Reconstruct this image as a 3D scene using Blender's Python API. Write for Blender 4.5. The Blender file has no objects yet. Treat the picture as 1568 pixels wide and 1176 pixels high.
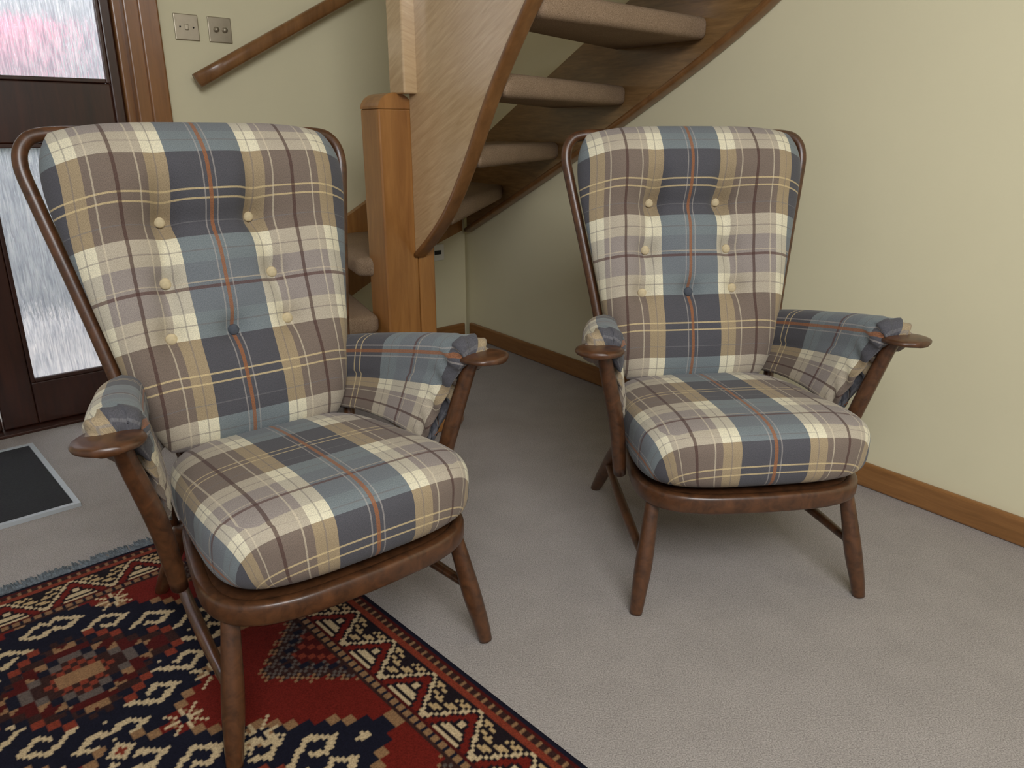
import bpy, bmesh, math, random
import numpy as np
from mathutils import Vector, Matrix
random.seed(3); np.random.seed(3)
scene=bpy.context.scene
try: scene.view_settings.view_transform='Standard'
except Exception: pass

def lin(c):
    r=[]
    for v in c:
        v=v/255.0
        r.append(v/12.92 if v<=0.04045 else ((v+0.055)/1.055)**2.4)
    return (r[0],r[1],r[2],1.0)

# ------------------------------------------------------------------ materials
def newmat(name):
    m=bpy.data.materials.new(name); m.use_nodes=True
    nt=m.node_tree; nt.nodes.clear()
    out=nt.nodes.new('ShaderNodeOutputMaterial'); b=nt.nodes.new('ShaderNodeBsdfPrincipled')
    nt.links.new(b.outputs[0],out.inputs[0])
    return m,nt,b,out
def ramp(nt,stops,interp='LINEAR'):
    r=nt.nodes.new('ShaderNodeValToRGB'); cr=r.color_ramp; cr.interpolation=interp
    while len(cr.elements)>1: cr.elements.remove(cr.elements[-1])
    cr.elements[0].position=stops[0][0]; cr.elements[0].color=stops[0][1]
    for p,c in stops[1:]:
        e=cr.elements.new(p); e.color=c
    return r
def noise_bump(nt,b,vec,scale,strength,dist=0.002,detail=3):
    n=nt.nodes.new('ShaderNodeTexNoise'); n.inputs['Scale'].default_value=scale; n.inputs['Detail'].default_value=detail
    nt.links.new(vec,n.inputs['Vector'])
    bp=nt.nodes.new('ShaderNodeBump'); bp.inputs['Strength'].default_value=strength; bp.inputs['Distance'].default_value=dist
    nt.links.new(n.outputs[0],bp.inputs['Height']); nt.links.new(bp.outputs[0],b.inputs['Normal'])
def wood(name,c1,c2,rough=0.35,scale=(30,30,2.5),rot=(0,0,0),coat=0.3):
    m,nt,b,o=newmat(name)
    tc=nt.nodes.new('ShaderNodeTexCoord'); m0=nt.nodes.new('ShaderNodeMapping'); m0.inputs['Rotation'].default_value=rot
    mp=nt.nodes.new('ShaderNodeMapping')
    mp.inputs['Scale'].default_value=scale
    nt.links.new(tc.outputs['Object'],m0.inputs['Vector']); nt.links.new(m0.outputs[0],mp.inputs['Vector'])
    n=nt.nodes.new('ShaderNodeTexNoise'); n.inputs['Scale'].default_value=1.6; n.inputs['Detail'].default_value=7; n.inputs['Roughness'].default_value=0.65
    n.inputs['Distortion'].default_value=0.6
    nt.links.new(mp.outputs[0],n.inputs['Vector'])
    r=ramp(nt,[(0.3,lin(c1)),(0.7,lin(c2))]); nt.links.new(n.outputs[0],r.inputs[0])
    nt.links.new(r.outputs[0],b.inputs['Base Color'])
    b.inputs['Roughness'].default_value=rough
    b.inputs['Coat Weight'].default_value=coat; b.inputs['Coat Roughness'].default_value=0.2
    return m
def plain(name,c,rough=0.5,metal=0.0,var=0.06,bump=0.0,bscale=200,nscale=3):
    m,nt,b,o=newmat(name)
    tc=nt.nodes.new('ShaderNodeTexCoord')
    n=nt.nodes.new('ShaderNodeTexNoise'); n.inputs['Scale'].default_value=nscale; n.inputs['Detail'].default_value=4
    nt.links.new(tc.outputs['Object'],n.inputs['Vector'])
    d=tuple(v*(1-var) for v in lin(c)[:3])+(1,); e=tuple(min(1,v*(1+var)) for v in lin(c)[:3])+(1,)
    r=ramp(nt,[(0.3,d),(0.7,e)]); nt.links.new(n.outputs[0],r.inputs[0]); nt.links.new(r.outputs[0],b.inputs['Base Color'])
    b.inputs['Roughness'].default_value=rough; b.inputs['Metallic'].default_value=metal
    if bump>0: noise_bump(nt,b,tc.outputs['Object'],bscale,bump)
    return m

def carpet(name,c1,c2,c3,fs=380):
    m,nt,b,o=newmat(name)
    tc=nt.nodes.new('ShaderNodeTexCoord')
    n=nt.nodes.new('ShaderNodeTexNoise'); n.inputs['Scale'].default_value=fs; n.inputs['Detail'].default_value=3
    n2=nt.nodes.new('ShaderNodeTexNoise'); n2.inputs['Scale'].default_value=9; n2.inputs['Detail'].default_value=6
    nt.links.new(tc.outputs['Object'],n.inputs['Vector']); nt.links.new(tc.outputs['Object'],n2.inputs['Vector'])
    r=ramp(nt,[(0.30,lin(c1)),(0.5,lin(c2)),(0.72,lin(c3))]); nt.links.new(n.outputs[0],r.inputs[0])
    r2=ramp(nt,[(0.3,(0.93,0.93,0.93,1)),(0.7,(1.04,1.04,1.04,1))]); nt.links.new(n2.outputs[0],r2.inputs[0])
    mx=nt.nodes.new('ShaderNodeMixRGB'); mx.blend_type='MULTIPLY'; mx.inputs[0].default_value=1
    nt.links.new(r.outputs[0],mx.inputs[1]); nt.links.new(r2.outputs[0],mx.inputs[2])
    nt.links.new(mx.outputs[0],b.inputs['Base Color']); b.inputs['Roughness'].default_value=0.95
    b.inputs['Specular IOR Level'].default_value=0.1
    bp=nt.nodes.new('ShaderNodeBump'); bp.inputs['Strength'].default_value=0.4; bp.inputs['Distance'].default_value=0.003
    nt.links.new(n.outputs[0],bp.inputs['Height']); nt.links.new(bp.outputs[0],b.inputs['Normal'])
    return m

def plaid(name,Pc=0.345,Pr=0.37):
    m,nt,b,o=newmat(name); L=nt.links
    uv=nt.nodes.new('ShaderNodeUVMap'); uv.uv_map='UVMap'
    sep=nt.nodes.new('ShaderNodeSeparateXYZ'); L.new(uv.outputs[0],sep.inputs[0])
    def M(op,a,bb=None,c=None):
        n=nt.nodes.new('ShaderNodeMath'); n.operation=op
        for i,x in enumerate((a,bb,c)):
            if x is None: continue
            if isinstance(x,(int,float)): n.inputs[i].default_value=x
            else: L.new(x,n.inputs[i])
        return n.outputs[0]
    fu=M('FRACT',M('ADD',M('DIVIDE',sep.outputs[0],Pc),100.5)); fu0=M('FRACT',M('ADD',M('DIVIDE',sep.outputs[0],Pc),100.0))
    fv=M('FRACT',M('ADD',M('DIVIDE',sep.outputs[1],Pr),100.5)); fv0=M('FRACT',M('ADD',M('DIVIDE',sep.outputs[1],Pr),100.0))
    def rows(T,cr,C):
        r=ramp(nt,[(0,lin(T)),(0.135,lin(cr)),(0.28,lin(C)),(0.72,lin(cr)),(0.865,lin(T))],'CONSTANT'); L.new(fv,r.inputs[0]); return r.outputs[0]
    rC=rows((114,119,124),(120,128,131),(84,83,88))
    rK=rows((190,182,164),(222,214,188),(160,142,114))
    rT=rows((150,140,134),(181,170,152),(122,108,98))
    W=(1,1,1,1);B=(0,0,0,1)
    mC=ramp(nt,[(0,B),(0.285,W),(0.715,B)],'CONSTANT'); L.new(fu,mC.inputs[0])
    mK=ramp(nt,[(0,B),(0.165,W),(0.285,B),(0.715,W),(0.835,B)],'CONSTANT'); L.new(fu,mK.inputs[0])
    def mix(f,a,c):
        n=nt.nodes.new('ShaderNodeMixRGB')
        if isinstance(f,float): n.inputs[0].default_value=f
        else: L.new(f,n.inputs[0])
        for i,x in ((1,a),(2,c)):
            if isinstance(x,tuple): n.inputs[i].default_value=x
            else: L.new(x,n.inputs[i])
        return n.outputs[0]
    col=mix(mK.outputs[0],rT,rK); col=mix(mC.outputs[0],col,rC)
    def line(col,src,pos,eps,c,op):
        f=M('MULTIPLY',M('COMPARE',src,pos,eps),op); return mix(f,col,lin(c))
    col=line(col,fv0,0.5,0.009,(92,64,60),0.75)
    col=line(col,fv,0.475,0.005,(212,190,145),0.7)
    col=line(col,fv,0.525,0.005,(212,190,145),0.7)
    col=line(col,fv,0.20,0.0035,(110,100,100),0.5)
    col=line(col,fv,0.80,0.0035,(110,100,100),0.5)
    col=line(col,fv,0.03,0.0035,(200,185,160),0.5)
    col=line(col,fv,0.36,0.003,(120,118,120),0.5)
    col=line(col,fu0,0.5,0.010,(78,54,50),0.75)
    col=line(col,fu0,0.38,0.0045,(215,202,176),0.5)
    col=line(col,fu0,0.62,0.0045,(215,202,176),0.5)
    col=line(col,fu,0.5,0.011,(150,98,64),0.8)
    col=line(col,fu,0.465,0.004,(180,172,165),0.45)
    col=line(col,fu,0.535,0.004,(180,172,165),0.45)
    col=line(col,fu,0.225,0.004,(120,112,110),0.5)
    col=line(col,fu,0.775,0.004,(120,112,110),0.5)
    # woven twill mottling
    mpn=nt.nodes.new('ShaderNodeMapping'); mpn.inputs['Rotation'].default_value=(0,0,0.785); mpn.inputs['Scale'].default_value=(1.0,0.45,1)
    L.new(uv.outputs[0],mpn.inputs['Vector'])
    n=nt.nodes.new('ShaderNodeTexNoise'); n.inputs['Scale'].default_value=900; n.inputs['Detail'].default_value=2
    L.new(mpn.outputs[0],n.inputs['Vector'])
    r=ramp(nt,[(0.3,(0.70,0.70,0.70,1)),(0.7,(1.14,1.14,1.14,1))]); L.new(n.outputs[0],r.inputs[0])
    mm=nt.nodes.new('ShaderNodeMixRGB'); mm.blend_type='MULTIPLY'; mm.inputs[0].default_value=1
    L.new(col,mm.inputs[1]); L.new(r.outputs[0],mm.inputs[2])
    L.new(mm.outputs[0],b.inputs['Base Color']); b.inputs['Roughness'].default_value=0.9
    b.inputs['Specular IOR Level'].default_value=0.15
    b.inputs['Sheen Weight'].default_value=0.1
    bp=nt.nodes.new('ShaderNodeBump'); bp.inputs['Strength'].default_value=0.3; bp.inputs['Distance'].default_value=0.0015
    L.new(n.outputs[0],bp.inputs['Height']); L.new(bp.outputs[0],b.inputs['Normal'])
    return m

M_chairwood=wood('chair_wood_walnut',(54,33,19),(96,60,35),0.38,(25,25,25),coat=0.25)
M_plaid=plaid('plaid_wool')
M_button=plain('button_fabric',(192,176,142),0.9,var=0.15,nscale=90)
M_buttond=plain('button_fabric_dark',(72,76,84),0.9,var=0.2,nscale=90)
M_wall=plain('wall_paint_cream',(219,211,178),0.85,var=0.02,bump=0.08,bscale=120)
M_ceil=plain('ceiling_paint',(225,222,210),0.9,var=0.01)
M_carpet=carpet('carpet_floor',(126,119,115),(154,147,142),(178,171,165))
M_stcarpet=carpet('carpet_stairs',(118,98,78),(142,120,98),(160,138,116))
M_oak=wood('oak_varnished',(132,86,42),(168,117,62),0.3,(16,16,1.6))
M_oakd=wood('oak_edge_dark',(108,72,40),(138,96,56),0.3,(16,16,2))
M_string=wood('oak_veneer',(180,150,110),(206,177,137),0.22,(5,5,60),rot=(0.5,0.0,0.94),coat=0.7)  # pale tone: whitish sheen of the string panel put into the base colour
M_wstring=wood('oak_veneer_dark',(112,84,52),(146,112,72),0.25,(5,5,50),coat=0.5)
M_base=wood('oak_skirting',(122,82,42),(150,104,58),0.4,(3,3,40))
M_door=wood('mahogany_door',(38,18,12),(64,32,20),0.35,(20,20,2))
M_casing=wood('oak_casing',(114,74,38),(146,98,54),0.3,(24,24,1.5))
M_steel=plain('brushed_steel',(170,160,140),0.35,metal=0.7,var=0.05,nscale=40)
M_white=plain('white_plastic',(225,222,210),0.4,var=0.02)
M_black=plain('black_plastic',(20,20,20),0.5)
M_mat=plain('doormat_fibre',(30,30,32),0.95,var=0.4,bump=0.6,bscale=300,nscale=220)
M_strip=plain('mat_strip',(190,196,200),0.4,metal=0.3)
M_fringe=plain('rug_fringe',(96,104,110),0.95,var=0.4,nscale=120)
M_ground=plain('paving',(190,190,188),0.9,var=0.1)

# ------------------------------------------------------------------ mesh helpers
def mkobj(name,verts,faces,mat,parent=None,smooth=False,uvs=None):
    me=bpy.data.meshes.new(name); me.from_pydata([tuple(v) for v in verts],[],faces); me.update()
    if mat: me.materials.append(mat)
    if uvs is not None:
        l=me.uv_layers.new(name='UVMap')
        for lp in me.loops: l.data[lp.index].uv=uvs[lp.vertex_index]
    bm=bmesh.new(); bm.from_mesh(me); bmesh.ops.recalc_face_normals(bm,faces=bm.faces); bm.to_mesh(me); bm.free()
    if smooth:
        for p in me.polygons: p.use_smooth=True
    ob=bpy.data.objects.new(name,me); scene.collection.objects.link(ob)
    if parent: ob.parent=parent
    return ob
def empty(name,loc=(0,0,0),rz=0):
    e=bpy.data.objects.new(name,None); e.location=loc; e.rotation_euler=(0,0,rz); e.empty_display_size=0.1
    scene.collection.objects.link(e); return e
def bevel(ob,w,seg=3):
    md=ob.modifiers.new('bevel','BEVEL'); md.width=w; md.segments=seg; md.limit_method='ANGLE'
    return ob
def prisms(name,plist,mat,parent=None,bev=0):
    V=[];F=[]
    for pts,z0,z1 in plist:
        n=len(pts); o=len(V)
        V+=[(p[0],p[1],z0) for p in pts]+[(p[0],p[1],z1) for p in pts]
        F.append([o+i for i in range(n)][::-1]); F.append([o+n+i for i in range(n)])
        for i in range(n):
            j=(i+1)%n; F.append([o+i,o+j,o+n+j,o+n+i])
    ob=mkobj(name,V,F,mat,parent)
    if bev: bevel(ob,bev)
    return ob
def catmull(pts,sub=8,closed=False):
    P=[np.array(p,float) for p in pts]; n=len(P); out=[]
    rng=n if closed else n-1
    for i in range(rng):
        if closed: p0,p1,p2,p3=P[(i-1)%n],P[i],P[(i+1)%n],P[(i+2)%n]
        else:
            p1,p2=P[i],P[i+1]; p0=P[i-1] if i>0 else 2*p1-p2; p3=P[i+2] if i+2<n else 2*p2-p1
        for k in range(sub):
            t=k/sub
            out.append(0.5*((2*p1)+(-p0+p2)*t+(2*p0-5*p1+4*p2-p3)*t*t+(-p0+3*p1-3*p2+p3)*t**3))
    if not closed: out.append(P[-1])
    return out
def sweep(name,pts,mat,parent=None,sub=6,closed=False,nseg=16,up=(0,0,1),square=2.0):
    # pts rows: x,y,z, rside, rup ; cross-section superellipse exponent 'square'
    C=catmull(pts,sub,closed); n=len(C); V=[];F=[]
    upv=Vector(up)
    for i,c in enumerate(C):
        a=C[(i+1)%n] if (closed or i<n-1) else C[i]; bq=C[(i-1)%n] if (closed or i>0) else C[i]
        T=Vector((a-bq)[:3]); T.normalize()
        Sd=T.cross(upv)
        if Sd.length<1e-4: Sd=T.cross(Vector((0,1,0)))
        Sd.normalize(); U=Sd.cross(T).normalized()
        for k in range(nseg):
            th=2*math.pi*k/nseg; cs,sn=math.cos(th),math.sin(th); e=2/square
            x=math.copysign(abs(cs)**e,cs)*c[3]; y=math.copysign(abs(sn)**e,sn)*c[4]
            V.append(Vector(c[:3])+Sd*x+U*y)
    m=n if closed else n-1
    for i in range(m):
        j=(i+1)%n
        for k in range(nseg):
            l=(k+1)%nseg; F.append([i*nseg+k,i*nseg+l,j*nseg+l,j*nseg+k])
    if not closed:
        F.append([k for k in range(nseg)][::-1]); F.append([(n-1)*nseg+k for k in range(nseg)])
    return mkobj(name,V,F,mat,parent,smooth=True)

# ------------------------------------------------------------------ armchair
def hoopy(z): return 0.45+ (z-0.28)*0.265
def back_cushion(parent):
    NA,NB=120,130
    s=np.linspace(-1,1,NA); a=np.sin(np.pi/2*s)
    tt=np.linspace(-1,1,NB); b=np.sin(np.pi/2*tt)
    A,Bq=np.meshgrid(a,b,indexing='ij')
    Lh=0.332; PS=-0.022; OS=-0.004
    l0=(Bq+1)/2  # 0 bottom 1 top
    halfw=0.200+0.124*np.clip(l0,0,1)**0.85
    halfw=halfw*(1-0.22*np.clip(l0-0.72,0,1)**2/0.078*0.35)
    X=A*halfw*(1-0.09*np.abs(Bq)**8)+OS
    Lc=Bq*Lh*(1-0.060*np.abs(A)**4*(Bq>0)-0.02*np.abs(A)**5*(Bq<0))
    edge=((1-np.abs(A)**5).clip(0))**0.5*((1-np.abs(Bq)**7).clip(0))**0.5
    dtop=Lh-Lc   # distance from top along slope
    Xp=X-PS*np.clip(1.2-l0*0.2,0,1)
    H0=(0.046+0.010*np.exp(-((dtop-0.10)/0.10)**2))*edge
    head=0.022*np.exp(-((dtop-0.09)/0.075)**2)*edge
    lum=0.010*np.exp(-((dtop-0.55)/0.12)**2)*edge
    sideb=0.012*np.exp(-((np.abs(X)-0.215)/0.05)**2)*edge
    D=np.zeros_like(X)
    buts=[(-.093,.196),(.092,.196),(-.112,.323),(.110,.318),(-.125,.430),(0,.430),(.125,.425)]
    for bx,bl in buts:
        D-=0.022*np.exp(-(((Xp-bx)**2+(dtop-bl)**2)/(0.024**2)))
        D-=0.016*np.exp(-(((Xp-bx)**2+(dtop-bl)**2)/(0.055**2)))
    for sg in (-1,1):
        up=1/(1+np.exp((dtop-0.212)/0.015))*np.exp(-((dtop-0.19)/0.12)**2)
        D-=0.024*up*np.exp(-((Xp-sg*.090)/0.022)**2)
        gx2=sg*(0.094+(dtop-0.200)*0.135)
        mid=(1/(1+np.exp(-(dtop-0.205)/0.01)))*(1/(1+np.exp((dtop-0.44)/0.02)))
        D-=0.013*mid*np.exp(-((Xp-gx2)/0.020)**2)
    D-=0.018*np.exp(-((dtop-0.210)/0.030)**2)*np.exp(-(Xp/0.16)**4)
    D+=0.0020*np.sin(X*41+dtop*23)*np.sin(dtop*37-X*11)
    sl=math.atan(0.265)
    def place(X,Lc,N):
        zc=0.40+ (Lc+Lh)*math.cos(sl)
        yc=hoopy(0.40)-0.040+(Lc+Lh)*math.sin(sl)
        return np.stack([X, yc-N*math.cos(sl), zc+N*math.sin(sl)],-1)
    Nf=H0+head+lum+sideb
    Pf0=place(X,Lc,Nf); Pf=place(X,Lc,Nf+D*edge); Pb=place(X,Lc,-0.6*H0)
    du=np.linalg.norm(np.diff(Pf0,axis=0),axis=2); U=np.zeros_like(X); U[1:]=np.cumsum(du,0); mid=(U[NA//2-1]+U[NA//2])/2; U-=mid[None]; U-=(PS-OS)
    dv=np.linalg.norm(np.diff(Pf0,axis=1),axis=2); Vv=np.zeros_like(X); Vv[:,1:]=np.cumsum(dv,1); Vv-=Vv[:,-1:]
    Vc=Vv[NA//2]; Vuse=0.75*Vc[None]+0.25*Vv; Vuse=Vuse+0.188
    V=[];UV=[];F=[]
    idx=lambda i,j:i*NB+j
    for i in range(NA):
        for j in range(NB):
            V.append(Pf[i,j]); UV.append((U[i,j],Vuse[i,j]))
    bi={}
    for i in range(NA):
        for j in range(NB):
            if i in(0,NA-1) or j in (0,NB-1): bi[(i,j)]=idx(i,j)
            else: bi[(i,j)]=len(V); V.append(Pb[i,j]); UV.append((U[i,j],Vuse[i,j]))
    for i in range(NA-1):
        for j in range(NB-1):
            F.append([idx(i,j),idx(i+1,j),idx(i+1,j+1),idx(i,j+1)])
            F.append([bi[(i,j)],bi[(i,j+1)],bi[(i+1,j+1)],bi[(i+1,j)]])
    mkobj('back_cushion',V,F,M_plaid,parent,smooth=True,uvs=UV)
    for k,(bx,bl) in enumerate(buts):
        d=(Xp-bx)**2+(dtop-bl)**2; i,j=np.unravel_index(np.argmin(d),d.shape)
        p=Vector(Pf[i,j])
        bm=bmesh.new(); bmesh.ops.create_uvsphere(bm,u_segments=20,v_segments=10,radius=0.0118)
        me=bpy.data.meshes.new('button'); 
        for v in bm.verts: v.co.z*=0.6
        bm.to_mesh(me); bm.free()
        for q in me.polygons: q.use_smooth=True
        me.materials.append(M_buttond if k==5 else M_button)
        ob=bpy.data.objects.new('button_%d'%(k+1),me); scene.collection.objects.link(ob); ob.parent=parent
        ob.location=p+Vector((0,-0.006,0.002)); ob.rotation_euler=(math.radians(90-15),0,0)

def seat_cushion(parent,sx=1.0,ox=0.0):
    NT,NR=144,80
    V=[];UV=[];F=[]
    yc=0.232; hy=0.256; h=0.076
    for r in range(NR+1):
        ph=math.pi/2-math.pi*r/NR
        sn=math.sin(ph); zz=math.copysign(abs(sn)**(2/3.5),sn)
        ce=2/6.5 if zz>0 else 2/8.0
        cr=max(0.0,math.cos(ph))**ce if r not in (0,NR) else 0.0
        for t in range(NT):
            th=2*math.pi*t/NT; c,s=math.cos(th),math.sin(th); e=2/4.8
            px=math.copysign(abs(c)**e,c); py=math.copysign(abs(s)**e,s)
            yy=yc+hy*py*cr
            w=(0.277-0.05*((yc+hy*py)+0.02)/0.5)*sx
            xx=w*px*cr
            yy-=0.018*(1-(px)**2)*cr if py<0 else 0
            z=0.373-0.055*(yy)+h*zz
            if zz>0: z+=0.009*(1-cr**2)-0.004
            V.append((xx+ox,yy,z))
            if zz>0 and cr<0.93: UV.append((xx,yy))
            else:
                drop=(1-zz)*h
                drop=max(0,drop-0.008)*1.08
                nx,ny=(abs(px)**5.0)*np.sign(px),(abs(py)**5.0)*np.sign(py); nn=math.hypot(nx,ny)+1e-6
                kk=1.0 if zz<-0.2 else cr
                UV.append((w*px*kk+nx/nn*drop, (yc+hy*py*kk-(0.018*(1-px**2)*kk if py<0 else 0))+ny/nn*drop))
    for r in range(NR):
        for t in range(NT):
            u=(t+1)%NT
            F.append([r*NT+t,r*NT+u,(r+1)*NT+u,(r+1)*NT+t])
    UV=[(u,v-0.238) for u,v in UV]
    ob=mkobj('seat_cushion',V,F,M_plaid,parent,smooth=True,uvs=UV)
    bm=bmesh.new(); bm.from_mesh(ob.data); bmesh.ops.remove_doubles(bm,verts=bm.verts,dist=1e-5); bm.to_mesh(ob.data); bm.free()

def arm(parent,sg):
    nm='left' if sg<0 else 'right'
    ex=0.008 if sg<0 else 0.0
    pts=[(.258,.515,.535,.016,.013),(.276,.42,.552,.017,.012),(.297,.30,.570,.019,.011),(.315,.20,.583,.024,.011),(.328,.14,.589,.038,.010),(.342,.095,.592,.052,.0095),(.350,.065,.592,.044,.009),(.354,.048,.592,.018,.007)]
    P=[(sg*(p[0]+ex*(.515-p[1])/.4),)+tuple(p[1:]) for p in pts]
    sweep('arm_'+nm,P,M_chairwood,parent,nseg=20,square=2.6)
    sweep('arm_post_'+nm,[(sg*(.330+ex),.110,.588,.013,.013),(sg*(.318+ex),.125,.54,.016,.016),(sg*.290,.155,.40,.0175,.0175),(sg*.268,.185,.26,.015,.015)],M_chairwood,parent)
    sec=[(-.055,-.215),(-.052,-.15),(-.048,-.08),(-.046,-.02),(-.036,.024),(-.004,.038),(.030,.028),(.046,-.002),(.038,-.036),(.010,-.052),(-.012,-.09),(-.020,-.15),(-.026,-.215),(-.040,-.228)]
    Sx=catmull([(a,b) for a,b in sec],5,closed=True)
    path=catmull([(.232,.515,.530),(.260+ex*.3,.44,.546),(.283+ex*.5,.34,.564),(.303+ex,.24,.581),(.318+ex,.165,.592),(.326+ex,.120,.596)],8)
    n=len(path); m=len(Sx)
    V=[];UV=[];F=[]; al=0
    rings=[]
    for i,p in enumerate(path): rings.append((p,1.0,i/(n-1)))
    last=path[-1]; prev=path[-2]; d=(last-prev); d/=np.linalg.norm(d)
    for k,(f,sc) in enumerate([(.008,.95),(.016,.84),(.021,.66),(.018,.42),(.006,.15)]): rings.append((last+d*f,sc,1.0))
    lastp=rings[0][0]
    for i,(p,sc,t) in enumerate(rings):
        al+=np.linalg.norm(p-lastp); lastp=p
        arc=0
        for k in range(m):
            o,z=Sx[k]
            if k>0: arc+=np.linalg.norm(Sx[k]-Sx[k-1])
            zz=z if z>-0.05 else -0.05+(z+0.05)*(0.46+0.54*t*t)
            oo=(o+0.010)*sc-0.010
            zq=((zz+0.03)*sc-0.03) if zz>-0.05 else (-0.05+(zz+0.05)*(0.5+0.5*sc) if sc<1 else zz)
            if sc<1 and zz<=-0.05: oo=(o+0.03)*max(sc,.25)-0.03
            oo-=0.13*max(0.0,-zz-.05)
            wr=0.0
            if t>0.75: wr=0.0050*math.sin(k*1.5+i*0.6)*(t-0.75)/0.25
            y=p[1]+ max(0,-zz)*0.42*t
            if sc<1 and zz<=-0.05: y=y+(1-sc)*0.010
            x=p[0]+oo+wr+0.006*math.sin(t*7)*(1 if zz<-.05 else 0)
            V.append((sg*x,y,p[2]+zq+wr*0.6)); UV.append((arc-0.22,al-0.485))
    R=len(rings)
    for i in range(R-1):
        for k in range(m):
            l=(k+1)%m; F.append([i*m+k,i*m+l,(i+1)*m+l,(i+1)*m+k])
    F.append([k for k in range(m)]); F.append([(R-1)*m+k for k in range(m)][::-1])
    mkobj('arm_pad_'+nm,V,F,M_plaid,parent,smooth=True,uvs=UV)

def armchair(loc,rz,sx=1.0,ox=0.0):
    e=empty('armchair',loc,rz)
    ring=[]
    for t in range(40):
        th=2*math.pi*t/40; c,s=math.cos(th),math.sin(th); ex=2/4.0
        px=math.copysign(abs(c)**ex,c); py=math.copysign(abs(s)**ex,s)
        y=0.235+0.245*py; w=0.268-0.09*(y+0.01)/0.5
        if py<0: y-=0.020*(1-px**2)
        ring.append((w*px,y,0.275-0.055*y,0.013,0.021))
    sweep('seat_frame',ring,M_chairwood,e,sub=2,closed=True,nseg=16,square=4)
    deck=[(r[0]*0.96,0.235+(r[1]-0.235)*0.96) for r in ring]
    V=[(x,y,0.293-0.055*y) for x,y in deck]+[(x,y,0.262-0.055*y) for x,y in deck]; n=len(deck)
    F=[[i for i in range(n)],[n+i for i in range(n)][::-1]]+[[i,(i+1)%n,n+(i+1)%n,n+i] for i in range(n)]
    mkobj('seat_platform',V,F,M_chairwood,e)
    for sg,nm in((-1,'left'),(1,'right')):
        sweep('front_leg_'+nm,[(sg*.226,.055,.265,.015,.015),(sg*.236,.040,.20,.017,.017),(sg*.250,.022,.11,.0195,.0195),(sg*.262,.007,.04,.0165,.0165),(sg*.268,0,0.0,.014,.014)],M_chairwood,e)
        sweep('rear_leg_'+nm,[(sg*.185,.44,.25,.016,.016),(sg*.195,.52,.15,.019,.019),(sg*.208,.59,.05,.017,.017),(sg*.215,.625,0.0,.014,.014)],M_chairwood,e)
        sweep('side_stretcher_'+nm,[(sg*.249,.024,.125,.009,.009),(sg*.232,.25,.125,.0125,.0125),(sg*.201,.545,.12,.009,.009)],M_chairwood,e)
        arm(e,sg)
    H=[]
    prof=[(.208,.25),(.228,.40),(.254,.58),(.288,.76),(.316,.90),(.326,.965),(.313,1.004),(.275,1.020),(.16,1.022)]
    for x,z in prof: H.append((-x,hoopy(z),z,.0135,.0135))
    H.append((0,hoopy(1.022),1.024,.0135,.0135))
    for x,z in prof[::-1]: H.append((x,hoopy(z),z,.0135,.0135))
    sweep('back_hoop',H,M_chairwood,e,sub=6,up=(0,1,0.1))
    for k in range(5):
        x=(k-2)*0.075
        sweep('back_spindle_%d'%(k+1),[(x,hoopy(.26)-0.0,.245,.007,.007),(x*1.2,hoopy(.6)+.012,.6,.009,.009),(x*1.45,hoopy(1.0),1.018,.007,.007)],M_chairwood,e,nseg=10)
    back_cushion(e); seat_cushion(e,sx,ox)
    return e
armchair((-0.264,1.173,0.0045),math.radians(39.2),0.955,0.010)
armchair((0.545,1.474,0.0),math.radians(7.2))

# ------------------------------------------------------------------ room
C0=np.array((-.26,3.92)); bdir=np.array((.591,-.806)); nB=np.array((-.806,-.591))
CA=np.array((-.256,3.85)); adir=np.array((-.742,-.671)); nA=np.array((.671,-.742))
def A(s,off): return CA+s*adir+off*nA
def Bw(r,off): return C0+r*bdir+off*nB
def S(s,r): return C0+s*nB+r*bdir
def rectA(s0,s1,o0,o1): return [A(s0,o0),A(s1,o0),A(s1,o1),A(s0,o1)]
def rectB(r0,r1,o0,o1): return [Bw(r0,o0),Bw(r1,o0),Bw(r1,o1),Bw(r0,o1)]
prisms('floor',[([(-4.2,-2.4),(3.6,-2.4),(3.6,5.2),(-4.2,5.2)],-0.1,0.0)],M_carpet)
HW=2.6
prisms('ceiling',[([A(-.05,-.16),A(4.3,-.16),(-3.3,-2.4),(3.3,-2.4),Bw(5.0,-.2)],HW,HW+.1)],M_ceil)
prisms('wall_right',[(rectB(-0.3,5.0,-0.2,0),0,HW)],M_wall)
prisms('wall_back',[(rectA(-0.02,1.38,-0.16,0),0,HW),(rectA(1.38,2.78,-0.16,0),2.12,HW),(rectA(2.78,4.3,-0.16,0),0,HW)],M_wall)
prisms('baseboard_right',[(rectB(0.08,5.0,0,0.018),0,0.078)],M_base,bev=0.008)
prisms('baseboard_back',[(rectA(0.0,1.35,0,0.018),0,0.078)],M_base,bev=0.008)
# door casing
cs=empty('trim_1')
prisms('architrave',[(rectA(1.352,1.42,0.0,0.022),0,2.16),(rectA(2.75,2.81,0.0,0.022),0,2.16),(rectA(1.352,2.81,0.0,0.022),2.10,2.17)],M_casing,cs,bev=0.006)
prisms('jamb',[(rectA(1.38,1.465,-0.13,0.010),0,2.12),(rectA(2.70,2.78,-0.13,0.010),0,2.12),(rectA(1.45,2.72,-0.13,0.010),2.06,2.12),(rectA(1.45,1.492,-0.13,-0.025),0,2.08)],M_casing,cs,bev=0.006)
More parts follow.
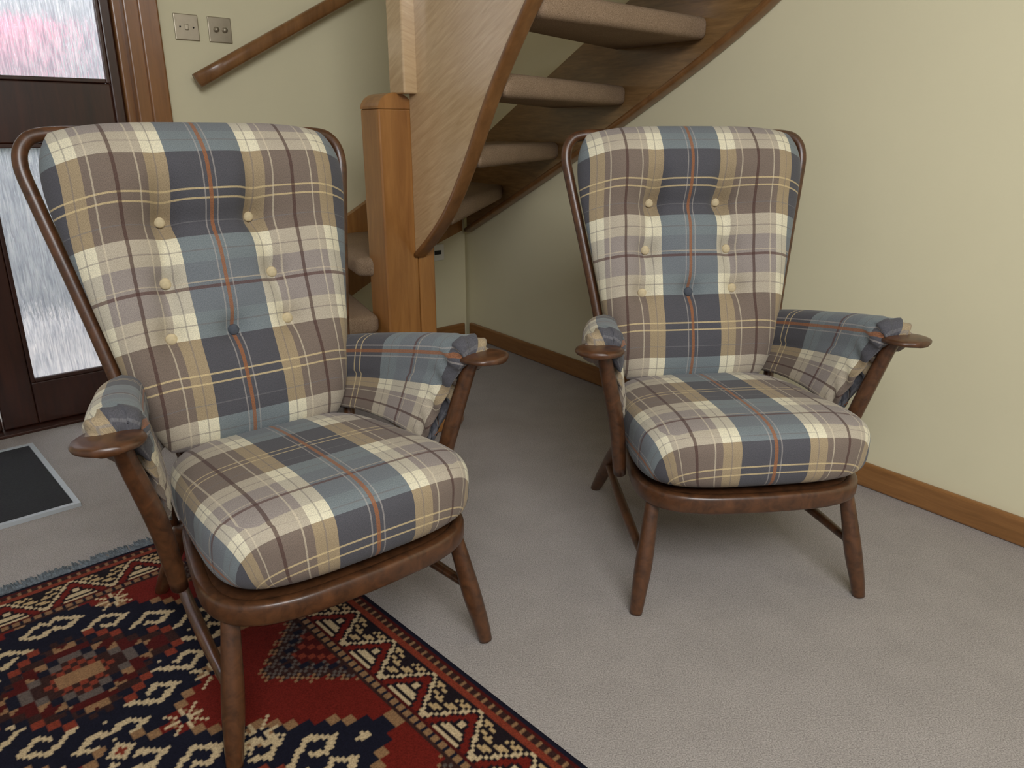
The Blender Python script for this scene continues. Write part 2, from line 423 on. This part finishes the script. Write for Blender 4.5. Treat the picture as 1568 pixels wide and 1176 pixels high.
# glass
def glassmat():
    m,nt,b,out=newmat('obscure_glass'); L=nt.links; nt.nodes.remove(b)
    tc=nt.nodes.new('ShaderNodeTexCoord'); mp=nt.nodes.new('ShaderNodeMapping'); mp.inputs['Scale'].default_value=(85,85,7)
    L.new(tc.outputs['Object'],mp.inputs['Vector'])
    n=nt.nodes.new('ShaderNodeTexNoise'); n.inputs['Scale'].default_value=2.0; n.inputs['Detail'].default_value=3; n.inputs['Distortion'].default_value=0.8
    L.new(mp.outputs[0],n.inputs['Vector'])
    bp=nt.nodes.new('ShaderNodeBump'); bp.inputs['Strength'].default_value=0.9; bp.inputs['Distance'].default_value=0.015
    L.new(n.outputs[0],bp.inputs['Height'])
    r=ramp(nt,[(0.32,(0.62,0.64,0.68,1)),(0.5,(0.85,0.87,0.90,1)),(0.66,(1,1,1,1))]); L.new(n.outputs[0],r.inputs[0])
    tr=nt.nodes.new('ShaderNodeBsdfTranslucent'); L.new(r.outputs[0],tr.inputs['Color'])
    rf=nt.nodes.new('ShaderNodeBsdfRefraction'); rf.inputs['IOR'].default_value=1.12; rf.inputs['Roughness'].default_value=0.05
    L.new(r.outputs[0],rf.inputs['Color'])
    L.new(bp.outputs[0],rf.inputs['Normal'])
    mx=nt.nodes.new('ShaderNodeMixShader'); mx.inputs[0].default_value=0.78
    L.new(tr.outputs[0],mx.inputs[1]); L.new(rf.outputs[0],mx.inputs[2])
    gl=nt.nodes.new('ShaderNodeBsdfGlossy'); gl.inputs['Roughness'].default_value=0.1; L.new(bp.outputs[0],gl.inputs['Normal'])
    m2=nt.nodes.new('ShaderNodeMixShader'); m2.inputs[0].default_value=0.05
    L.new(mx.outputs[0],m2.inputs[1]); L.new(gl.outputs[0],m2.inputs[2]); L.new(m2.outputs[0],out.inputs[0])
    return m
M_glass=glassmat()
def door(name,s0,s1,gl0,gl1):
    d=empty(name)
    o0,o1=-0.085,-0.04
    prisms('door_frame',[(rectA(s0,gl0,o0,o1),0.013,2.055),(rectA(gl1,s1,o0,o1),0.013,2.055),(rectA(gl0,gl1,o0,o1),0.013,0.17),(rectA(gl0,gl1,o0,o1),0.99,1.19),(rectA(gl0,gl1,o0,o1),1.93,2.055)],M_door,d,bev=0.006)
    bd=[]
    for z0,z1 in((.17,.99),(1.19,1.93)):
        bd+= [(rectA(gl0,gl0+.014,o1-.012,o1+.004),z0,z1),(rectA(gl1-.014,gl1,o1-.012,o1+.004),z0,z1),(rectA(gl0+.014,gl1-.014,o1-.012,o1+.004),z0,z0+.014),(rectA(gl0+.014,gl1-.014,o1-.012,o1+.004),z1-.014,z1)]
    prisms('glazing_bead',bd,M_door,d,bev=0.003)
    prisms('glass_pane',[(rectA(gl0,gl1,-.066,-.060),.17,.99),(rectA(gl0,gl1,-.066,-.060),1.19,1.93)],M_glass,d)
door('door_1',1.493,2.065,1.53,1.956)
door('door_2',2.069,2.695,2.17,2.64)
prisms('trim_2',[(rectA(1.38,2.78,-0.16,0.01),0,0.012)],M_door,bev=0.003)
# outside : paving, shrub with pink flowers, hedge seen through the obscure glass
prisms('ground',[(rectA(-3,8,-7,-0.2),-0.12,-0.06)],M_ground)
def foliage(name,center,ext,n,mats,size,frac=0.5):
    V=[];F=[];mi=[]
    for i in range(n):
        p=[center[k]+(random.random()-.5)*ext[k] for k in range(3)]
        a=Vector((random.gauss(0,1),random.gauss(0,1),random.gauss(0,1))).normalized(); b2=a.orthogonal().normalized(); sz=size*(0.5+random.random())
        o=len(V); c=Vector(p)
        V+= [c+a*sz,c+b2*sz*.5,c-a*sz,c-b2*sz*.5]; F.append([o,o+1,o+2,o+3]); mi.append(0 if random.random()<frac else 1)
    ob=mkobj(name,V,F,mats[0]); ob.data.materials.append(mats[1])
    for i,p in enumerate(ob.data.polygons): p.material_index=mi[i]
    return ob
M_leaf=plain('leaf',(58,76,68),0.7); M_pink=plain('petal_pink',(240,96,150),0.7)
g=A(1.64,-1.3); fs=foliage('flowering_shrub',(g[0],g[1],1.36),(0.42,0.36,0.26),1400,[M_pink,M_leaf],0.045,0.88)
sweep('stem',[(g[0],g[1],-.06,.02,.02),(g[0]+.03,g[1],.6,.016,.016),(g[0],g[1],1.3,.010,.010)],M_door,fs)
g=A(1.45,-2.5); foliage('hedge',(g[0],g[1],0.50),(1.6,0.9,0.95),6000,[M_leaf,M_leaf],0.06)

# switches
def plate(name,s,z,kind):
    e=empty(name)
    prisms('plate',[(rectA(s-.044,s+.044,0,.006),z-.044,z+.044)],M_steel,e,bev=0.003)
    for ds in ((-.016,.016) if kind else (-.024,.024)):
        p=A(s+ds,0.006); q=A(s+ds,0.018 if kind else 0.0085)
        r=0.0095 if kind else 0.003
        sweep('knob',[(p[0],p[1],z,r,r),(q[0],q[1],z,r*.9,r*.9)],M_steel if kind else M_black,e,sub=1)
    if not kind: prisms('rocker',[(rectA(s-.006,s+.006,.006,.010),z-.010,z+.010)],M_steel,e,bev=.002)
plate('light_switch',1.255,1.389,0); plate('dimmer_switch',1.132,1.389,1)
e=empty('wall_socket'); prisms('plate',[(rectA(.12,.20,0,.010),.42,.50)],M_white,e,bev=.003); prisms('pin_hole',[(rectA(.14,.18,.010,.012),.45,.47)],M_black,e)

# handrail on wall
e=empty('handrail')
p0=A(1.262,.06); p1=A(.12,.06)
sl=(1.57-1.217)/(1.242-.58)
sweep('rail',[(p0[0],p0[1],1.205,.021,.026),(p1[0],p1[1],1.205+sl*(1.262-.12),.021,.026)],M_oakd,e,sub=10,nseg=20,square=3)
for s in(1.0,.4):
    q0=A(s,0);q1=A(s,.058); z=1.20+sl*(1.262-s)
    sweep('bracket',[(q0[0],q0[1],z-.02,.007,.007),(q1[0],q1[1],z-.018,.007,.007),(q1[0],q1[1],z-.010,.007,.007)],M_oakd,e,nseg=10)

# ------------------------------------------------------------------ staircase
st=empty('staircase')
def tread(pts,z):
    ob=prisms('tread',[([S(*p) for p in pts],z,z+.068)],M_stcarpet,st); bevel(ob,0.022,4)
    for p in ob.data.polygons: p.use_smooth=True
Wi=.775
tread([(1.33,.92),(1.33,.22),(1.05,.19),(1.10,.92)],.145)
tread([(1.14,.92),(1.09,.19),(.78,.16),(.94,.92)],.34)
tread([(.98,.84),(.84,.17),(.30,.12),(.78,.98)],.535)
tread([(.80,.95),(.38,.12),(.03,.12),(.03,.41),(Wi,1.17)],.73)
tread([(Wi,1.10),(.03,.34),(.03,.81),(Wi,1.33)],.92)
tread([(Wi,1.27),(.03,.74),(.03,1.19),(Wi,1.47)],1.12)
tread([(Wi,1.41),(.03,1.12),(.03,1.55),(Wi,1.63)],1.31)
z=1.31; r=1.6
for k in range(4):
    z+=.195
    tread([(Wi,r-.03),(.03,r-.07),(.03,r+.19),(Wi,r+.21)],z); r+=.215
def panel(name,poly,s0,s1,mat,bev=.004):
    n=len(poly); V=[];F=[]
    for s in(s0,s1):
        for (r,z) in poly:
            p=S(s,r); V.append((p[0],p[1],z))
    F=[[i for i in range(n)],[n+i for i in range(n)][::-1]]+[[i,(i+1)%n,n+(i+1)%n,n+i] for i in range(n)]
    ob=mkobj(name,V,F,mat,st)
    if bev: bevel(ob,bev)
    return ob
low=[(.975,.615),(1.079,.688),(1.195,.79),(1.315,.943),(1.455,1.15),(1.633,1.36),(1.9,1.64),(2.5,2.2)]
lowc=[tuple(c) for c in catmull(low,5)]
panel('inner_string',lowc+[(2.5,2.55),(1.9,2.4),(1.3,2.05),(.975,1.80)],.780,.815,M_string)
sweep('string_edge',[(S(.797,r)[0],S(.797,r)[1],z,.024,.010) for r,z in low],M_oakd,st,sub=6,nseg=20,square=4)
lo=[(.10,.56),(.6,.79),(1.1,1.03),(1.75,1.38),(2.3,1.82),(2.6,2.1)]
upz=[(2.6,2.5),(2.3,2.2),(1.75,1.76),(.99,1.37),(.44,1.10),(.10,.93)]
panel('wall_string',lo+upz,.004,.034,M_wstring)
sweep('wall_string_edge',[(S(.024,r)[0],S(.024,r)[1],z,.024,.012) for r,z in lo],M_oakd,st,sub=6,nseg=20,square=4)
V=[];poly=[(.02,.56),(.5,.40),(1.0,.16),(1.30,.02),(1.34,.02),(1.34,.30),(1.0,.50),(.5,.76),(.02,.95)]
n=len(poly)
for o in(.003,.033):
    for s,z in poly: p=A(s,o); V.append((p[0],p[1],z))
mkobj('back_wall_string',V,[[i for i in range(n)],[n+i for i in range(n)][::-1]]+[[i,(i+1)%n,n+(i+1)%n,n+i] for i in range(n)],M_oak,st)
# newel
def rS(s0,s1,r0,r1): return [S(s0,r0),S(s1,r0),S(s1,r1),S(s0,r1)]
prisms('newel_post',[(rS(.802,.93,.843,.975),0,1.10)],M_oak,st,bev=.006)
prof=[(.802,1.10)]+[(.866-.064*math.cos(t),1.10+.050*math.sin(t)) for t in np.linspace(0.15,math.pi-0.15,14)]+[(.93,1.10)]
V=[];n=len(prof)
for r in(.843,.975):
    for s,z in prof: p=S(s,r); V.append((p[0],p[1],z))
mkobj('newel_cap',V,[[i for i in range(n)],[n+i for i in range(n)][::-1]]+[[i,(i+1)%n,n+(i+1)%n,n+i] for i in range(n)],M_oak,st)
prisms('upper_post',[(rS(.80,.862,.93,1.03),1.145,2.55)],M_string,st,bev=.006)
prisms('newel_side',[(rS(.735,.80,.85,.974),0,.655)],M_oak,st,bev=.006)
prisms('newel_ledge',[(rS(.742,.802,.84,1.0),.655,.672)],M_oak,st,bev=.005)
prisms('newel_plinth',[([S(.70,.84),S(.935,.84),S(.935,1.10),S(.90,1.14),S(.75,1.14),S(.70,1.09)],0,.05)],M_oak,st,bev=.008)

# ------------------------------------------------------------------ doormat
e=empty('doormat')
m0=np.array((-1.248,1.951)); m1=np.array((-.678,.735)); m2=np.array((-.735,-.678))
def mm(a,b): return m0+m1*a+m2*b
prisms('pile',[([mm(.015,.015),mm(.585,.015),mm(.585,.95),mm(.015,.95)],0.0,.010)],M_mat,e,bev=.003)
prisms('edge_strip',[([mm(0,0),mm(.60,0),mm(.60,.015),mm(0,.015)],0,.012),([mm(0,.015),mm(.015,.015),mm(.015,.965),mm(0,.965)],0,.012),([mm(.585,.015),mm(.60,.015),mm(.60,.965),mm(.585,.965)],0,.012),([mm(.015,.95),mm(.585,.95),mm(.585,.965),mm(.015,.965)],0,.012)],M_strip,e)

# ------------------------------------------------------------------ persian rug (woven pattern stored as colour attribute)
K=np.array((-.740,1.930)); e2=np.array((.685,-.728)); e2/=np.linalg.norm(e2); e1=np.array((e2[1],-e2[0]))
RW,RL,ST=1.14,1.95,0.0035
def rugcolors(P,Q):
    q=0.007
    Pn=np.floor(P/q)*q+q/2; Qn=np.floor(Q/q)*q+q/2
    d2=np.minimum(Pn,RW-Pn); d1=np.minimum(Qn,RL-Qn); d=np.minimum(d1,d2)
    al=np.where(d2<=d1,Qn,Pn)
    C=lambda *c: np.array(lin(c)[:3])
    red=C(98,27,20); dred=C(70,20,17); navy=C(22,22,34); cream=C(184,163,128)
    tan=C(132,100,70); brown=C(50,30,26); grey=C(88,78,72); rust=C(118,50,34)
    col=np.zeros(P.shape+(3,)); col[:]=red
    def put(mask,c): col[mask]=c
    ia=np.floor(al/q).astype(int); idd=np.floor(d/q).astype(int)
    ip=np.floor(Pn/q).astype(int); iq=np.floor(Qn/q).astype(int)
    # stepped corner spandrels
    for qc in (0.20,0.68,1.22,1.75):
        t=0.165+0.135-np.floor(np.abs(Qn-qc)/0.021)*0.021*1.05
        h=d2<t
        put(h,brown); put(h&((ip+iq)%2==0)&((iq%4)!=0),grey)
        put((d2<t-.040)&(d2>t-.058)&((iq%3)!=0),navy)
        cen=(d2<t-0.07); put(cen,dred); put(cen&(((ip//2)+(iq//2))%3==0),rust)
        put((np.abs(d2-t)<0.008)&((ip+iq)%2==0),tan)
    # big hooked medallions
    for qc in (0.43,0.95,1.47):
        dp=np.abs(Pn-RW/2); dq=np.abs(Qn-qc); dps=np.floor(dp/0.021)*0.021; dqs=np.floor(dq/0.021)*.021
        m=dps*0.72+dqs*0.95
        put(m<.276,tan); put(m<.266,navy)
        # S hooks running along the diamond on a navy ground, drawn in (p,q) knots
        along=np.mod((dp*0.72-dq*0.95)+.56,0.112); ah=np.floor(along/0.014).astype(int)   # 0..7
        mh=np.floor((dp*0.72+dq*0.95-0.146)/0.0145).astype(int)       # 0..7
        hook=((mh>=0)&(mh<=6))&(((ah==0)&(mh<=6))|((mh==6)&(ah<=4))|((ah==4)&(mh>=3))|((mh==3)&(ah>=2)&(ah<=4))|((mh==0)&(ah<=6)))
        put((m<.256)&hook,cream)
        put((m<.150),rust); put((m<.140),navy)
        put((m<.128)&((ip//2+iq//2)%5!=0),brown); put((m<.108),dred)
        put((m<.100)&(m>.082)&((ah%4)<2),tan)
        put((m<.076),navy); put((m<.066),grey if qc!=0.95 else cream); put((m<.054),brown)
        put((m<.044)&((ip//2+iq//2)%2==0),rust); put((m<.018),tan)
    for pc,qc2 in ((.57,.69),(.57,1.21)):
        x=np.abs(Pn-pc);y=np.abs(Qn-qc2); v=x+y; put(v<.036,navy); put(v<.024,cream); put(v<.010,rust)
    stars=[(.25,.43),(.89,.43),(.46,.69),(.68,.69),(.38,.82),(.76,.82),(.44,.20),(.70,.20),(.30,1.23),(.46,1.215),(.68,1.215),(.37,.60),(.78,.60)]
    for sp,sq in stars:
        x=Pn-sp;y=Qn-sq; ax=np.abs(x);ay=np.abs(y); rr=np.maximum(ax,ay)
        put((rr<.034)&((ax<.004)|(ay<.004)|(np.abs(ax-ay)<.004)),cream); put(rr<.008,navy)
        put((rr>.018)&(rr<.026)&(np.minimum(ax,ay)<.012)&(np.minimum(ax,ay)>.006),tan)
    # borders
    put(d<.170,brown)
    put((d<.162)&(d>.146),tan); put((d<.162)&(d>.146)&(ia%3==0),navy)
    put((d<=.146)&(d>.138),dred)
    mb=(d<=.138)&(d>.046)
    put(mb,C(28,21,25))
    x=(al%0.140)/0.140; y=(d-.046)/.092; tri=np.abs(2*x-1)
    put(mb&(np.abs(tri-y)<.065),cream)
    put(mb&(tri<y-.14)&(tri>y-.36),red)
    put(mb&(tri>y+.16)&(tri<y+.56)&((ia+idd)%4!=0)&((idd%3)!=1),C(172,146,106))
    put(mb&(tri<y-.46)&((idd%3)!=0),cream)
    put((d<=.046)&(d>.038),rust)
    put((d<=.038)&(d>.024),brown); put((d<=.038)&(d>.024)&(ia%3==0),tan)
    put((d<=.024)&(d>.012),dred)
    put(d<=.012,navy)
    return col
nx=int(RW/ST)+1; ny=int(RL/ST)+1
gp=np.arange(nx)*ST; gq=np.arange(ny)*ST
PP,QQ=np.meshgrid(gp,gq,indexing='ij')
XY=K[None,None]+PP[...,None]*e1+QQ[...,None]*e2
co=np.zeros((nx*ny,3)); co[:,:2]=XY.reshape(-1,2)
co[:,2]=0.0035+0.0008*np.random.rand(nx*ny)
edgem=((PP<.001)|(QQ<.001)|(PP>RW-.006)|(QQ>RL-.006)).reshape(-1); co[edgem,2]=0.0004
I=(np.arange(nx-1)[:,None]*ny+np.arange(ny-1)[None]).reshape(-1)
quads=np.stack([I,I+1,I+ny+1,I+ny],1)
me=bpy.data.meshes.new('persian_rug'); me.vertices.add(nx*ny); me.vertices.foreach_set('co',co.reshape(-1))
me.loops.add(len(quads)*4); me.loops.foreach_set('vertex_index',quads.reshape(-1).astype(np.int32))
me.polygons.add(len(quads)); me.polygons.foreach_set('loop_start',(np.arange(len(quads))*4).astype(np.int32))
try: me.polygons.foreach_set('loop_total',np.full(len(quads),4,dtype=np.int32))
except Exception: pass
me.update(calc_edges=True); me.validate()
cc=rugcolors(PP+1e-4,QQ+1e-4).reshape(-1,3)
ca=me.color_attributes.new('Weave','FLOAT_COLOR','POINT'); ca.data.foreach_set('color',np.concatenate([cc,np.ones((len(cc),1))],1).astype(np.float32).reshape(-1))
rm,nt,b,o=newmat('rug_wool'); at=nt.nodes.new('ShaderNodeAttribute'); at.attribute_name='Weave'
tc=nt.nodes.new('ShaderNodeTexCoord'); n=nt.nodes.new('ShaderNodeTexNoise'); n.inputs['Scale'].default_value=350
nt.links.new(tc.outputs['Object'],n.inputs['Vector']); r=ramp(nt,[(0.3,(.65,.65,.65,1)),(0.7,(1.15,1.15,1.15,1))]); nt.links.new(n.outputs[0],r.inputs[0])
mx=nt.nodes.new('ShaderNodeMixRGB'); mx.blend_type='MULTIPLY'; mx.inputs[0].default_value=1
nt.links.new(at.outputs['Color'],mx.inputs[1]); nt.links.new(r.outputs[0],mx.inputs[2]); nt.links.new(mx.outputs[0],b.inputs['Base Color'])
b.inputs['Roughness'].default_value=.95; b.inputs['Specular IOR Level'].default_value=.1
me.materials.append(rm)
rug=bpy.data.objects.new('persian_rug',me); scene.collection.objects.link(rug)
V=[];F=[]
for k in range(700):
    p=random.random()*RW; w=.0025; ln=.022+random.random()*.020; j=(random.random()-.5)*.025
    for (u,v,zz) in ((p-w,.004,.003+random.random()*.004),(p+w,.004,.003),(p+w+j,-ln,.003+random.random()*.006),(p-w+j,-ln,.003)):
        q=K+e1*u+e2*v; V.append((q[0],q[1],zz))
    o4=len(V)-4; F.append([o4,o4+1,o4+2,o4+3])
mkobj('fringe',V,F,M_fringe,rug)

# ------------------------------------------------------------------ lights, world, camera
def area(name,loc,target,sx,sy,power,col):
    l=bpy.data.lights.new(name,'AREA'); l.shape='RECTANGLE'; l.size=sx; l.size_y=sy; l.energy=power; l.color=col
    o=bpy.data.objects.new(name,l); scene.collection.objects.link(o); o.location=loc
    o.rotation_euler=(Vector(target)-Vector(loc)).to_track_quat('-Z','Y').to_euler(); return o
area('window_light',(0.55,-0.9,2.3),(0.95,1.9,0.0),1.8,1.1,88,(0.97,0.985,1.0))
g=A(2.0,-1.4); t=A(1.9,-0.5)
area('daylight_door',(g[0],g[1],3.4),(t[0],t[1],0.8),1.8,1.4,340,(0.93,0.96,1.0))
w=bpy.data.worlds.new('World'); scene.world=w; w.use_nodes=True
bg=w.node_tree.nodes['Background']; bg.inputs[0].default_value=(1.0,0.975,0.935,1); bg.inputs[1].default_value=0.40

cam=bpy.data.cameras.new('Camera'); co_=bpy.data.objects.new('Camera',cam); scene.collection.objects.link(co_)
cam.sensor_width=36; cam.sensor_fit='HORIZONTAL'; cam.lens=36*1150/1568
co_.location=(0,0,1.03); co_.rotation_euler=(math.radians(90-18.6),0,0)
cam.clip_start=0.02
scene.camera=co_
